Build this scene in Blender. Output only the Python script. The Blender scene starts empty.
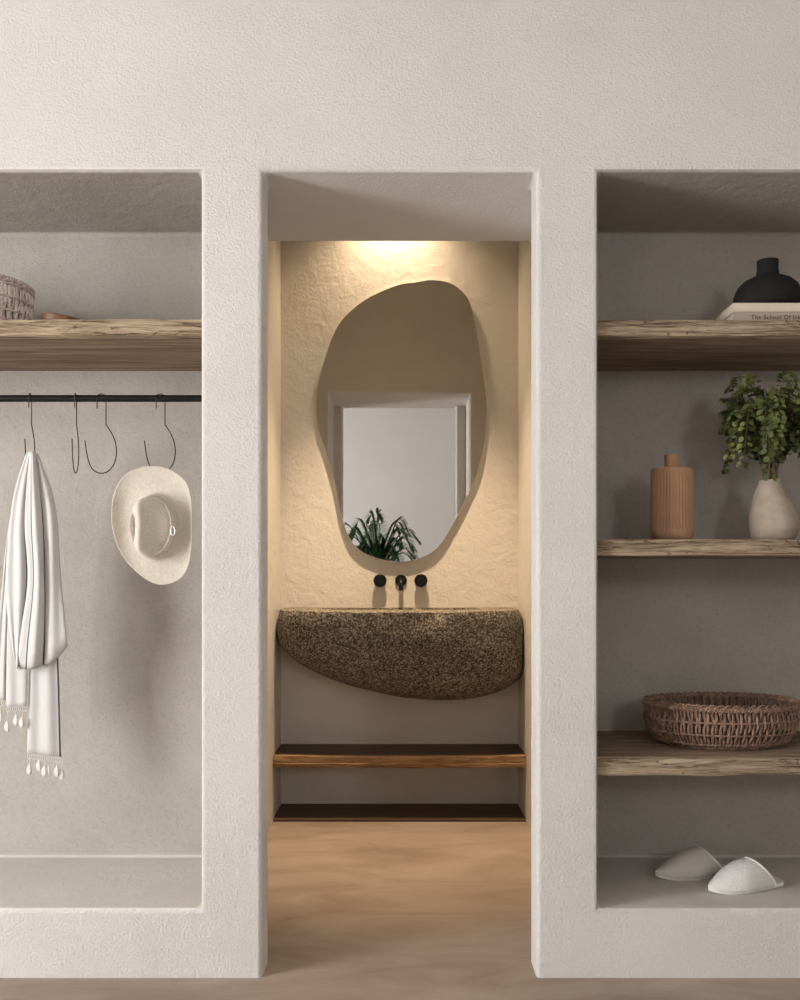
import bpy, bmesh, math, random
from mathutils import Vector, Matrix, noise
random.seed(7)
PI = math.pi
sc = bpy.context.scene
C = sc.collection
EYE, D, S, VX, VY = 1.194, 2.74, 340.0, 399.5, 572.0

def W(px, py, y):
    """world point whose photo position is (px, py) at depth y behind the wall face"""
    k = D / (D + y)
    return Vector(((px - VX) / (S * k), y, EYE + (VY - py) / (S * k)))

# ------------------------------------------------------------------ materials
def new_mat(name):
    m = bpy.data.materials.new(name); m.use_nodes = True
    nt = m.node_tree; b = nt.nodes['Principled BSDF']
    return m, nt, b

def nd(nt, t, **kw):
    n = nt.nodes.new(t)
    for k, v in kw.items():
        if k in n.inputs.keys(): n.inputs[k].default_value = v
        else: setattr(n, k, v)
    return n

def coords(nt, scale=(1, 1, 1), loc=(0, 0, 0)):
    tc = nd(nt, 'ShaderNodeTexCoord'); mp = nd(nt, 'ShaderNodeMapping')
    mp.inputs['Scale'].default_value = scale; mp.inputs['Location'].default_value = loc
    nt.links.new(tc.outputs['Object'], mp.inputs['Vector'])
    return mp.outputs['Vector']

def ramp(nt, fac, stops):
    r = nd(nt, 'ShaderNodeValToRGB')
    e = r.color_ramp.elements
    while len(e) < len(stops): e.new(0.5)
    for i, (p, c) in enumerate(stops):
        e[i].position = p; e[i].color = (*c, 1)
    nt.links.new(fac, r.inputs['Fac'])
    return r.outputs['Color']

def nz(nt, vec, scale, detail=4, rough=.55, dist=0):
    n = nd(nt, 'ShaderNodeTexNoise')
    n.inputs['Scale'].default_value = scale; n.inputs['Detail'].default_value = detail
    n.inputs['Roughness'].default_value = rough; n.inputs['Distortion'].default_value = dist
    nt.links.new(vec, n.inputs['Vector'])
    return n.outputs['Fac']

def math_n(nt, op, a, b):
    n = nd(nt, 'ShaderNodeMath'); n.operation = op
    for i, v in enumerate((a, b)):
        if isinstance(v, (int, float)): n.inputs[i].default_value = v
        else: nt.links.new(v, n.inputs[i])
    return n.outputs[0]

def bump(nt, b, h, strength, dist=.01):
    n = nd(nt, 'ShaderNodeBump')
    n.inputs['Strength'].default_value = strength; n.inputs['Distance'].default_value = dist
    nt.links.new(h, n.inputs['Height']); nt.links.new(n.outputs['Normal'], b.inputs['Normal'])

def plaster(name, c1, c2, fine, fs, fd, coarse, cs, rough=.92, specks=0):
    m, nt, b = new_mat(name)
    v = coords(nt)
    col = ramp(nt, nz(nt, v, 2.2, 6, .6), [(.3, c1), (.7, c2)])
    if specks:
        sp = ramp(nt, nz(nt, v, 60, 10, .9, .1), [(.32, (1 - specks,) * 3), (.50, (1, 1, 1))])
        mx = nd(nt, 'ShaderNodeMix', data_type='RGBA', blend_type='MULTIPLY'); mx.inputs[0].default_value = 1
        nt.links.new(col, mx.inputs[6]); nt.links.new(sp, mx.inputs[7]); col = mx.outputs[2]
    nt.links.new(col, b.inputs['Base Color'])
    b.inputs['Roughness'].default_value = rough
    b.inputs['Specular IOR Level'].default_value = .2
    f = math_n(nt, 'MULTIPLY', nz(nt, v, fs, fd, .65, 0), fine)
    c = math_n(nt, 'MULTIPLY', nz(nt, v, cs, 3, .5, .5), coarse)
    bump(nt, b, math_n(nt, 'ADD', f, c), 1.0, 1.0)
    return m

def simple(name, col, rough=.6, metal=0, var=0, scale=30, bmp=0, bscale=200, spec=.4):
    m, nt, b = new_mat(name)
    v = coords(nt)
    lo = tuple(c * (1 - var) for c in col); hi = tuple(min(1, c * (1 + var)) for c in col)
    nt.links.new(ramp(nt, nz(nt, v, scale, 5), [(.3, lo), (.7, hi)]), b.inputs['Base Color'])
    b.inputs['Roughness'].default_value = rough; b.inputs['Metallic'].default_value = metal
    b.inputs['Specular IOR Level'].default_value = spec
    if bmp: bump(nt, b, nz(nt, v, bscale, 3), 1, bmp)
    return m

def wood(name, dark, mid, light, stretch=1.0, cross=16, rough=.75, bmp=.002, seed=0, lo=.3, hi=.72, spec=.25, cracks=False):
    m, nt, b = new_mat(name)
    v = coords(nt, (stretch, cross, cross), (seed, seed * 2, 0))
    g = nz(nt, v, 1.6, 8, .62, 1.1)
    v2 = coords(nt, (stretch * 2.5, cross * 3.5, cross * 3.5), (seed, 0, seed))
    g2 = nz(nt, v2, 2.0, 6, .7, .4)
    s = math_n(nt, 'ADD', math_n(nt, 'MULTIPLY', g, .68), math_n(nt, 'MULTIPLY', g2, .32))
    col = ramp(nt, s, [(lo, dark), ((lo + hi) / 2, mid), (hi, light)])
    if cracks:
        cn = nz(nt, coords(nt, (3.2, 22, 26), (seed + 7, 1, 2)), 1.0, 3, .5, 1.4)
        ab = math_n(nt, 'ABSOLUTE', math_n(nt, 'SUBTRACT', cn, .5), 0)
        gate = nz(nt, coords(nt, (3, 3, 8), (seed, 5, 1)), 1.5, 2)
        wd = math_n(nt, 'MULTIPLY', math_n(nt, 'MAXIMUM', math_n(nt, 'SUBTRACT', gate, .46), 0), .075)
        hit = math_n(nt, 'LESS_THAN', ab, wd)
        mx = nd(nt, 'ShaderNodeMix', data_type='RGBA'); mx.inputs[7].default_value = (*(c * .55 for c in dark), 1)
        nt.links.new(math_n(nt, 'MULTIPLY', hit, .7), mx.inputs[0]); nt.links.new(col, mx.inputs[6]); col = mx.outputs[2]
    nt.links.new(col, b.inputs['Base Color'])
    b.inputs['Roughness'].default_value = rough; b.inputs['Specular IOR Level'].default_value = spec
    bump(nt, b, s, 1, bmp * 4)
    return m

M = {}
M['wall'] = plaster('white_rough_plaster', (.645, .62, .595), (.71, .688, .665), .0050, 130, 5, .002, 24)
M['niche'] = plaster('shaded_niche_plaster', (.41, .378, .337), (.51, .475, .435), .0024, 120, 5, .005, 14, specks=.26)  # darker than the wall plaster: recess shade put into the colour; specks real
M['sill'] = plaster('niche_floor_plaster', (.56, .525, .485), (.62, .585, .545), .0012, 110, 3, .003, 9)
M['bath'] = plaster('bathroom_plaster', (.63, .60, .55), (.68, .64, .59), .0022, 70, 4, .005, 16)
M['ceil'] = simple('ceiling_paint', (.72, .70, .67), .95)
M['roomwall'] = simple('room_paint', (.62, .60, .58), .9, var=.03, scale=1.5)
m, nt, b = new_mat('microcement_floor')
v = coords(nt, (1.0, 2.6, 1)); 
nt.links.new(ramp(nt, nz(nt, v, 1.8, 7, .62, .9), [(.3, (.25, .185, .14)), (.5, (.33, .255, .20)), (.72, (.40, .32, .26))]), b.inputs['Base Color'])
b.inputs['Roughness'].default_value = .55; b.inputs['Specular IOR Level'].default_value = .35
bump(nt, b, nz(nt, coords(nt), 8, 5), 1, .0015); M['floor'] = m
M['wood_edge'] = wood('weathered_live_edge', (.10, .06, .04), (.40, .29, .19), (.62, .49, .34), 2.4, 44, bmp=.005, lo=.38, hi=.60, cracks=True)
M['wood_face'] = wood('weathered_plank', (.13, .085, .055), (.25, .175, .12), (.40, .30, .21), 1.2, 14, lo=.34, hi=.66)
M['walnut_edge'] = wood('oiled_walnut_edge', (.09, .045, .02), (.22, .125, .062), (.42, .26, .14), 2.2, 26, rough=.5, bmp=.002, seed=3, lo=.34, hi=.62)
M['walnut_face'] = wood('oiled_walnut_top', (.045, .025, .016), (.085, .05, .032), (.14, .085, .055), 1.1, 12, rough=.5, seed=5, lo=.34, hi=.66)
M['black'] = simple('black_metal', (.012, .012, .012), .38, .6, spec=.5)
M['wire'] = simple('dark_wire', (.035, .028, .024), .4, .7)
M['blackclay'] = simple('black_clay', (.010, .010, .010), .8, spec=.25, var=.2, bmp=.0006, bscale=90)
M['terracotta'] = simple('terracotta', (.42, .245, .145), .75, var=.05, scale=20, bmp=.0004, bscale=200)
M['stoneware'] = simple('beige_stoneware', (.42, .345, .27), .85, var=.14, scale=22, bmp=.0012, bscale=90)
M['book1'] = simple('cream_book', (.66, .55, .44), .7, var=.04)
M['book2'] = simple('taupe_book', (.42, .34, .285), .8, var=.06)
M['pages'] = simple('book_pages', (.6, .52, .42), .9, var=.08, scale=300)
M['ink'] = simple('black_ink', (.03, .02, .015), .7)
M['wicker'] = simple('brown_wicker', (.24, .145, .10), .6, var=.45, scale=55, bmp=.0008, bscale=300)
M['wicker_dark'] = simple('dark_wicker', (.15, .085, .06), .65, var=.4, scale=55)
M['wickerpale'] = simple('pale_wicker', (.74, .62, .56), .6, var=.25, scale=55, bmp=.0008, bscale=300)
M['towel'] = simple('white_terry', (.80, .79, .77), .95, var=.02, bmp=.005, bscale=170)
M['leather'] = simple('brown_leather', (.17, .075, .032), .5, var=.35, scale=18)
M['slsole'] = simple('slipper_sole', (.82, .80, .77), .8)
M['hat'] = simple('felt', (.66, .605, .52), .98, var=.08, scale=130, bmp=.0024, bscale=330)
M['buckle'] = simple('silver_buckle', (.75, .72, .66), .3, .9)
M['potclay'] = simple('plant_pot', (.10, .09, .085), .7)
M['soil'] = simple('soil', (.04, .03, .02), 1)
M['stem'] = simple('brown_stem', (.12, .07, .045), .7)
M['cane'] = simple('palm_cane', (.12, .16, .05), .6)
M['lamp'] = simple('lamp_trim', (.8, .78, .74), .5)

def leafmat(name, dark, light, scale):
    m, nt, b = new_mat(name)
    v = coords(nt)
    nt.links.new(ramp(nt, nz(nt, v, scale, 3), [(.35, dark), (.65, light)]), b.inputs['Base Color'])
    b.inputs['Roughness'].default_value = .5
    b.inputs['Specular IOR Level'].default_value = .3
    return m
M['leaf'] = leafmat('young_leaf', (.03, .045, .012), (.16, .195, .06), 14)
M['palm'] = leafmat('palm_leaf', (.012, .05, .015), (.05, .13, .04), 12)

# scarf: fabric with thin dark stripes, some painted as shade in creases and gaps
m, nt, b = new_mat('striped_crease_shade_cotton')
uv = nd(nt, 'ShaderNodeUVMap'); sx = nd(nt, 'ShaderNodeSeparateXYZ'); nt.links.new(uv.outputs[0], sx.inputs[0])
st = math_n(nt, 'LESS_THAN', math_n(nt, 'FRACT', sx.outputs[0], 0), .045)
mx = nd(nt, 'ShaderNodeMix', data_type='RGBA'); mx.inputs[6].default_value = (.62, .615, .605, 1); mx.inputs[7].default_value = (.06, .065, .065, 1)
nt.links.new(st, mx.inputs[0]); nt.links.new(mx.outputs[2], b.inputs['Base Color'])
b.inputs['Roughness'].default_value = .9; bump(nt, b, nz(nt, coords(nt), 600, 2), 1, .0006); M['scarf'] = m
M['fringe'] = simple('white_thread', (.80, .78, .75), .95, bmp=.001, bscale=500)

# mirror
m, nt, b = new_mat('mirror_glass'); b.inputs['Metallic'].default_value = 1; b.inputs['Roughness'].default_value = .0
b.inputs['Base Color'].default_value = (.80, .80, .78, 1); M['mirror'] = m
# granite-like stone of the basin
m, nt, b = new_mat('speckled_stone')
v = coords(nt)
vo = nd(nt, 'ShaderNodeTexVoronoi'); vo.inputs['Scale'].default_value = 165; nt.links.new(v, vo.inputs['Vector'])
sx = nd(nt, 'ShaderNodeSeparateColor'); nt.links.new(vo.outputs['Color'], sx.inputs[0])
n1 = nz(nt, v, 130, 6, .72)
mixv = math_n(nt, 'ADD', math_n(nt, 'MULTIPLY', sx.outputs[0], .45), math_n(nt, 'MULTIPLY', n1, .55))
nt.links.new(ramp(nt, mixv, [(.25, (.018, .014, .011)), (.40, (.075, .062, .048)), (.56, (.175, .145, .112)), (.72, (.40, .345, .28))]), b.inputs['Base Color'])
b.inputs['Roughness'].default_value = .8; bump(nt, b, mixv, 1, .006); M['stone'] = m
# lamp emitter
m, nt, b = new_mat('lamp_glow'); b.inputs['Emission Color'].default_value = (1, .8, .55, 1); b.inputs['Emission Strength'].default_value = 6; M['glow'] = m

# ------------------------------------------------------------------ mesh helpers
class MB:
    def __init__(s): s.v = []; s.f = []; s.mi = []; s.uv = {}
    def grid(s, rows, close_u=False, close_v=False, mi=0, flip=False):
        b = len(s.v); nr = len(rows); nc = len(rows[0])
        for r in rows: s.v += [tuple(p) for p in r]
        for i in range(nr if close_v else nr - 1):
            for j in range(nc if close_u else nc - 1):
                i2 = (i + 1) % nr; j2 = (j + 1) % nc
                q = (b + i * nc + j, b + i * nc + j2, b + i2 * nc + j2, b + i2 * nc + j)
                s.f.append(q[::-1] if flip else q); s.mi.append(mi)
        return b
    def face(s, idx, mi=0): s.f.append(tuple(idx)); s.mi.append(mi)
    def tube(s, pts, r, n=6, mi=0, caps=True, rfun=None, closed=False):
        pts = [Vector(p) for p in pts]; N = len(pts)
        t0 = (pts[1] - pts[0]).normalized()
        a = Vector((0, 0, 1)) if abs(t0.z) < .9 else Vector((1, 0, 0))
        u = t0.cross(a).normalized(); rows = []
        for i, p in enumerate(pts):
            if closed: t = (pts[(i + 1) % N] - pts[i - 1]).normalized()
            else: t = (pts[min(i + 1, N - 1)] - pts[max(i - 1, 0)]).normalized()
            u = (u - t * u.dot(t))
            u = u.normalized() if u.length > 1e-6 else t.orthogonal().normalized()
            w = t.cross(u); rr = rfun(i / (N - 1)) if rfun else r
            rows.append([p + (u * math.cos(2 * PI * j / n) + w * math.sin(2 * PI * j / n)) * rr for j in range(n)])
        b = s.grid(rows, close_u=True, close_v=closed, mi=mi)
        if caps and not closed:
            s.face([b + j for j in range(n)][::-1], mi); s.face([b + (N - 1) * n + j for j in range(n)], mi)
    def lathe(s, prof, n=48, mi=0, c=(0, 0, 0), fr=None, cap0=True, cap1=False):
        rows = []
        for (r, z) in prof:
            rows.append([(c[0] + (r if fr is None else fr(r, z, 2 * PI * j / n)) * math.cos(2 * PI * j / n),
                          c[1] + (r if fr is None else fr(r, z, 2 * PI * j / n)) * math.sin(2 * PI * j / n), c[2] + z) for j in range(n)])
        b = s.grid(rows, close_u=True, mi=mi)
        if cap0: s.face([b + j for j in range(n)][::-1], mi)
        if cap1: s.face([b + (len(prof) - 1) * n + j for j in range(n)], mi)
    def box(s, x0, x1, y0, y1, z0, z1, mi=0):
        b = len(s.v)
        s.v += [(x, y, z) for z in (z0, z1) for y in (y0, y1) for x in (x0, x1)]
        for q in ((0, 2, 3, 1), (4, 5, 7, 6), (0, 1, 5, 4), (2, 6, 7, 3), (0, 4, 6, 2), (1, 3, 7, 5)):
            s.face([b + i for i in q], mi)
    def build(s, name, mats, parent=None, smooth=True, bevel=0, segs=2, recalc=True, ang=40):
        me = bpy.data.meshes.new(name)
        if parent is not None and hasattr(parent, 'matrix_basis'):
            off = parent.get('_o'); off = Vector(off) if off else Vector((0, 0, 0))
        else: off = Vector((0, 0, 0))
        me.from_pydata([tuple(Vector(p) - off) for p in s.v], [], s.f)
        if not isinstance(mats, (list, tuple)): mats = [mats]
        for mt in mats: me.materials.append(mt)
        me.polygons.foreach_set('material_index', s.mi)
        if recalc:
            bm = bmesh.new(); bm.from_mesh(me); bmesh.ops.recalc_face_normals(bm, faces=bm.faces); bm.to_mesh(me); bm.free()
        if smooth:
            me.polygons.foreach_set('use_smooth', [True] * len(me.polygons))
            try: me.set_sharp_from_angle(angle=math.radians(ang))
            except Exception: pass
        o = bpy.data.objects.new(name, me); C.objects.link(o)
        if parent is not None: o.parent = parent
        if bevel:
            bv = o.modifiers.new('bevel', 'BEVEL'); bv.width = bevel; bv.segments = segs; bv.limit_method = 'ANGLE'; bv.angle_limit = math.radians(35)
        return o

def thing(name, label, cat, loc=(0, 0, 0), group=None):
    o = bpy.data.objects.new(name, None); C.objects.link(o); o.location = loc
    o.empty_display_size = .05
    o['_o'] = tuple(loc); o['label'] = label; o['category'] = cat
    if group: o['group'] = group
    return o
def tag(o, label, cat, group=None):
    o['label'] = label; o['category'] = cat
    if group: o['group'] = group
    return o
def struct(o): o['kind'] = 'structure'; return o

def catmull(pts, n=6, closed=True):
    out = []; N = len(pts); rng = range(N) if closed else range(N - 1)
    for i in rng:
        if closed: p = [Vector(pts[(i + k) % N]) for k in (-1, 0, 1, 2)]
        else: p = [Vector(pts[max(0, min(N - 1, i + k))]) for k in (-1, 0, 1, 2)]
        for j in range(n):
            t = j / n
            out.append(.5 * ((2 * p[1]) + (p[2] - p[0]) * t + (2 * p[0] - 5 * p[1] + 4 * p[2] - p[3]) * t * t + (3 * p[1] - p[0] - 3 * p[2] + p[3]) * t ** 3))
    if not closed: out.append(Vector(pts[-1]))
    return out

# ------------------------------------------------------------------ the room
def voxel(name, xs, ys, zs, empty, mats, matfn=None, bevel=0, segs=3):
    idx = {}; mb = MB()
    def vid(i, j, k):
        if (i, j, k) not in idx: idx[(i, j, k)] = len(mb.v); mb.v.append((xs[i], ys[j], zs[k]))
        return idx[(i, j, k)]
    nx, ny, nz_ = len(xs) - 1, len(ys) - 1, len(zs) - 1
    def solid(i, j, k):
        if not (0 <= i < nx and 0 <= j < ny and 0 <= k < nz_): return False
        return not empty((xs[i] + xs[i + 1]) / 2, (ys[j] + ys[j + 1]) / 2, (zs[k] + zs[k + 1]) / 2)
    for i in range(nx):
        for j in range(ny):
            for k in range(nz_):
                if not solid(i, j, k): continue
                for d, q in (((-1, 0, 0), ((0, 0, 0), (0, 0, 1), (0, 1, 1), (0, 1, 0))), ((1, 0, 0), ((1, 0, 0), (1, 1, 0), (1, 1, 1), (1, 0, 1))),
                             ((0, -1, 0), ((0, 0, 0), (1, 0, 0), (1, 0, 1), (0, 0, 1))), ((0, 1, 0), ((0, 1, 0), (0, 1, 1), (1, 1, 1), (1, 1, 0))),
                             ((0, 0, -1), ((0, 0, 0), (0, 1, 0), (1, 1, 0), (1, 0, 0))), ((0, 0, 1), ((0, 0, 1), (1, 0, 1), (1, 1, 1), (0, 1, 1)))):
                    if solid(i + d[0], j + d[1], k + d[2]): continue
                    ids = [vid(i + a, j + b_, k + c) for a, b_, c in q]
                    cen = [sum(mb.v[t][a] for t in ids) / 4 for a in range(3)]
                    mb.face(ids, matfn(cen, d) if matfn else 0)
    o = mb.build(name, mats, bevel=bevel, segs=segs, ang=60)
    return struct(o)

XL, XR, YB, H = -4.2, 3.2, -4.8, 3.25
def e_front(x, y, z):
    if .203 < z < 2.373 and y < .501 and (-3.3 < x < -.584 or .584 < x < 1.9): return True
    if z < 2.373 and abs(x) < .404 and y < .126: return True
    if z < 2.373 and abs(x) < .47 and .126 < y: return True
    return False
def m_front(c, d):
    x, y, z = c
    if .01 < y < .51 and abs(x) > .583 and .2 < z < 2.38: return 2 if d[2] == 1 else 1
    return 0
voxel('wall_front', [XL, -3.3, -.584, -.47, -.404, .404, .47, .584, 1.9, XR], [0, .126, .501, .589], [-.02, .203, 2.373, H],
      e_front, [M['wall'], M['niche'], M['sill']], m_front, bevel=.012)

def sbox(name, b, mat, bevel=0):
    mb = MB(); mb.box(*b); return struct(mb.build(name, mat, smooth=False, bevel=bevel))
sbox('floor', (XL - .2, XR + .2, YB - .2, 2.2, -.12, 0), M['floor'])
sbox('ceiling', (XL - .2, XR + .2, YB - .2, 2.2, H, H + .12), M['ceil'])
sbox('wall_bathroom_back', (-.75, .75, 2.017, 2.15, 0, H), M['bath'])
sbox('wall_bathroom_left', (-.75, -.606, .589, 2.017, 0, H), M['bath'])
sbox('wall_bathroom_right', (.606, .75, .589, 2.017, 0, H), M['bath'])
BX0, BX1, BZ0, BZ1 = 1.45, 2.1, 1.9, 2.6  # opening for the added fill window, out of view
voxel('wall_back', [XL - .2, BX0, BX1, XR + .2], [YB - .2, YB], [0, BZ0, BZ1, H], lambda x, y, z: BX0 < x < BX1 and BZ0 < z < BZ1, [M['roomwall']], bevel=.008)
sbox('wall_right', (XR, XR + .2, YB, .589, 0, H), M['roomwall'])
WY0, WY1, WZ0, WZ1 = -3.0, -1.5, .12, 2.8
voxel('wall_left', [XL - .2, XL], [YB, WY0, WY1, .589], [0, WZ0, WZ1, H], lambda x, y, z: WY0 < y < WY1 and WZ0 < z < WZ1, [M['roomwall']], bevel=.008)

def window(name, origin, ux, w, h):
    """wooden casement frame around an open window, built flat on the wall opening"""
    mb = MB(); t, dp = .05, .06
    ux = Vector(ux); n = Vector((ux.y, -ux.x, 0)); o = Vector(origin)
    def bar(a0, a1, z0, z1):
        b = len(mb.v)
        for zz in (z0, z1):
            for dd in (0, dp):
                for aa in (a0, a1):
                    mb.v.append(tuple(o + ux * aa + n * dd + Vector((0, 0, zz))))
        for q in ((0, 2, 3, 1), (4, 5, 7, 6), (0, 1, 5, 4), (2, 6, 7, 3), (0, 4, 6, 2), (1, 3, 7, 5)): mb.face([b + i for i in q])
    bar(0, t, 0, h); bar(w - t, w, 0, h); bar(t, w - t, 0, t); bar(t, w - t, h - t, h)
    return struct(mb.build(name, M['black'], smooth=False, bevel=.004))
window('window_1', (XL - .05, WY0 + .001, WZ0), (0, 1, 0), WY1 - WY0 - .002, WZ1 - WZ0)
window('added_fill_window', (BX1 - .001, YB - .05, BZ0), (-1, 0, 0), BX1 - BX0 - .002, BZ1 - BZ0)  # unseen window, added to fill the right niche with frontal light

# ------------------------------------------------------------------ camera
cam = bpy.data.cameras.new('camera'); co = bpy.data.objects.new('camera', cam); C.objects.link(co)
co.location = (0, -D, EYE); co.rotation_euler = (PI / 2, 0, 0)
cam.sensor_width = 36; cam.lens = 36 * S * D / 1000
cam.shift_y = (VY - 500) / 1000; cam.shift_x = .0005
sc.camera = co

# ------------------------------------------------------------------ light
w = bpy.data.worlds.new('world'); sc.world = w; w.use_nodes = True
bg = w.node_tree.nodes['Background']; bg.inputs[0].default_value = (.99, .985, .985, 1); bg.inputs[1].default_value = SKY = 23.8
def portal(loc, rot, sx, sy):
    l = bpy.data.lights.new('window_portal', 'AREA'); l.shape = 'RECTANGLE'; l.size = sx; l.size_y = sy; l.cycles.is_portal = True
    o = bpy.data.objects.new('window_portal', l); C.objects.link(o); o.location = loc; o.rotation_euler = rot
portal((XL - .19, (WY0 + WY1) / 2, (WZ0 + WZ1) / 2), (0, -PI / 2, 0), WZ1 - WZ0, WY1 - WY0)
portal(((BX0 + BX1) / 2, YB - .19, (BZ0 + BZ1) / 2), (PI / 2, 0, 0), BX1 - BX0, BZ1 - BZ0)

def spot(name, loc, target, energy, size, blend, radius, col):
    l = bpy.data.lights.new(name, 'SPOT'); l.energy = energy; l.spot_size = math.radians(size); l.spot_blend = blend
    l.shadow_soft_size = radius; l.color = col
    o = bpy.data.objects.new(name, l); C.objects.link(o); o.location = loc
    o.rotation_euler = (Vector(target) - Vector(loc)).to_track_quat('-Z', 'Y').to_euler()
def downlight(x, y, label):
    t = thing('ceiling_downlight', label, 'light', (x, y, H), None)
    mb = MB(); mb.lathe([(.030, 0), (.045, 0), (.046, -.004), (.030, -.006), (.030, 0)], 32, c=(x, y, H), cap0=False); mb.build('trim_ring', M['lamp'], t)
    mb = MB(); mb.lathe([(.0295, -.001), (.0295, -.003)], 32, c=(x, y, H), cap0=True, cap1=True); mb.build('lens', M['glow'], t)
WARM = (1, .75, .48)
spot('wash_spot', (-.03, 1.84, H - .03), (-.03, 1.99, 2.0), 56, 114, 1.0, .05, WARM)
spot('down_spot', (.0, 1.30, H - .03), (.0, 1.80, 0), 370, 58, .9, .06, WARM)
downlight(-.03, 1.84, 'small round recessed ceiling light nearest the mirror wall')
downlight(0, 1.30, 'small round recessed ceiling light in the middle of the bathroom')

# ------------------------------------------------------------------ shelves
def shelf(name, x0, x1, y0, y1, z0, z1, edge, face, label, cat='shelf', seed=0, amp=.006, lip=False):
    t = thing(name, label, cat, ((x0 + x1) / 2, y0, z0))
    n = max(60, int((x1 - x0) * 90)); rows = []; h = z1 - z0
    prof = [(y1, 0), (y0 + .03, 0)] + [(y0, a) for a in ((.0, .12, .25, .38, .40, .55, .7, .85, 1.0) if lip else (0, .14, .3, .45, .6, .75, .88, 1.0))] + [(y0 + .03, 1), (y1, 1)]
    for i in range(n + 1):
        x = x0 + (x1 - x0) * i / n; r = []
        for j, (y, a) in enumerate(prof):
            z = z0 + h * a; yy = y
            if 1 < j < len(prof) - 2:
                d = noise.noise(Vector((x * 2.2 + seed, a * .8, 1.3))) * 1.3 + noise.noise(Vector((x * 14 + seed, a * 3, 4))) * .5 + noise.noise(Vector((x * 60, a * 9, seed))) * .22
                yy = y + amp * d + .004 * (abs(a - .5) * 2) ** 3
                if lip and a < .39: yy += -.006
                if j == 2: z += h * .06 * (1 + noise.noise(Vector((x * 5, seed, 0))) * 1.6)
                if j == len(prof) - 3: z -= h * .02 * (1 + noise.noise(Vector((x * 7, seed, 9))) * 1.2)
            r.append((x, yy, z))
        rows.append(r)
    mbf = MB(); mbe = MB()
    k = len(prof)
    b = mbf.grid([[r[q] for q in range(0, 2)] + [r[q] for q in range(k - 2, k)] for r in rows])
    # drop the wrong strip bridging bottom to top at the front of the plank, keep it as a closed inner core
    mbf.face([b, b + 1, b + 2, b + 3]); e = b + n * 4; mbf.face([e + 3, e + 2, e + 1, e])
    for i in range(n): mbf.face([b + i * 4 + 3, b + (i + 1) * 4 + 3, b + (i + 1) * 4, b + i * 4])
    mbf.build('board', face, t, ang=50)
    be = mbe.grid([r[1:k - 1] for r in rows]); kk = k - 2
    mbe.face([be + j for j in range(kk)]); mbe.face([be + n * kk + j for j in range(kk)][::-1])
    mbe.build('live_edge', edge, t, ang=50)
    return t
g = .002
shelf('wooden_shelf', -3.3 + g, -.584 - g, .022, .501 - g, 1.893, 1.944, M['wood_edge'], M['wood_face'], 'thick weathered wooden shelf above the black clothes rail in the left niche', seed=1)
shelf('wooden_shelf', .584 + g, 1.9 - g, .022, .501 - g, 1.893, 1.944, M['wood_edge'], M['wood_face'], 'top weathered wooden shelf in right niche, carrying the books and black vase', seed=11)
shelf('wooden_shelf', .584 + g, 1.9 - g, .022, .501 - g, 1.241, 1.292, M['wood_edge'], M['wood_face'], 'middle weathered wooden shelf in right niche, under the terracotta bottle', seed=21)
shelf('wooden_shelf', .584 + g, 1.9 - g, .022, .501 - g, .588, .641, M['wood_edge'], M['wood_face'], 'lowest weathered wooden shelf in right niche, under the wide brown basket', seed=31)
shelf('bench_shelf', -.606 + g, .606 - g, 1.708, 2.017 - g, .256, .316, M['walnut_edge'], M['walnut_face'], 'oiled brown wooden shelf below the stone basin', seed=41, amp=.004, lip=True)
mb = MB(); mb.box(-.606 + g, .606 - g, 1.712, 2.017 - g, 0, .012)  # thin dark slab covering the floor strip below the shelf
tag(mb.build('floor_slab', M['walnut_face'], smooth=False, bevel=.002), 'thin dark brown slab on the floor under the bathroom shelf', 'board')

# ------------------------------------------------------------------ basin
out = [(286, 610), (279, 614), (277, 625), (278, 640), (284, 651), (300, 664), (322, 675), (350, 685), (380, 692), (410, 697), (440, 699), (468, 698), (492, 693), (511, 685), (521, 676), (524, 660), (524.5, 640), (523.5, 622), (520, 613), (513, 610), (470, 610), (400, 610), (340, 610)]
yk = 1.86
pts = catmull([W(a, b_, yk) for a, b_ in out], 6)
ztop = W(0, 610, 1.66).z; zt0 = max(p.z for p in pts); cx = 0.0
mb = MB(); rows = []
y0b, dep = 2.0168, .40
for q in range(27):
    t = q / 26 * .985
    s_ = (1 - t ** 3.2) ** (1 / 2.2); sxx = (1 - t ** 5) ** (1 / 2.6)
    # widest a little in front of the wall
    s_ = s_ if t > .0 else s_
    y = y0b - dep * t
    r = []
    for p in pts:
        zz = (p.z - zt0) * s_ * 1.05 ; fl = min(1, (zt0 - p.z) / .03)
        x = max(-.6035, min(.6035, cx + (p.x - cx) * (sxx * (.985 + .015 * s_))))
        dn = noise.noise(Vector((p.x * 6, y * 6, p.z * 6))) * .006 * fl * min(1, t * 8)
        r.append((x, y - dn, ztop + zz + dn * .5 - .012 * (t ** 8)))
    rows.append(r)
b0 = mb.grid(rows, close_u=True); N = len(pts)
mb.face([b0 + j for j in range(N)][::-1]); mb.face([b0 + 26 * N + j for j in range(N)])
basin = mb.build('body', M['stone'])
cut = MB(); rr = []
for i in range(9):
    a = i / 8; sc_ = 1.0 if i > 6 else .62 + .38 * math.sin(a * PI / 2 / .8)
    rr.append([(.0 + .40 * sc_ * math.copysign(abs(math.cos(th)) ** .5, math.cos(th)), 1.84 + .105 * sc_ * math.copysign(abs(math.sin(th)) ** .5, math.sin(th)), ztop - .12 + .17 * a) for th in [2 * PI * j / 48 for j in range(48)]])
bb = cut.grid(rr, close_u=True); cut.face([bb + j for j in range(48)][::-1]); cut.face([bb + 8 * 48 + j for j in range(48)])
co_ = cut.build('cutter', M['stone'])
md = basin.modifiers.new('b', 'BOOLEAN'); md.operation = 'DIFFERENCE'; md.object = co_; md.solver = 'EXACT'
bpy.context.view_layer.update()
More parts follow.
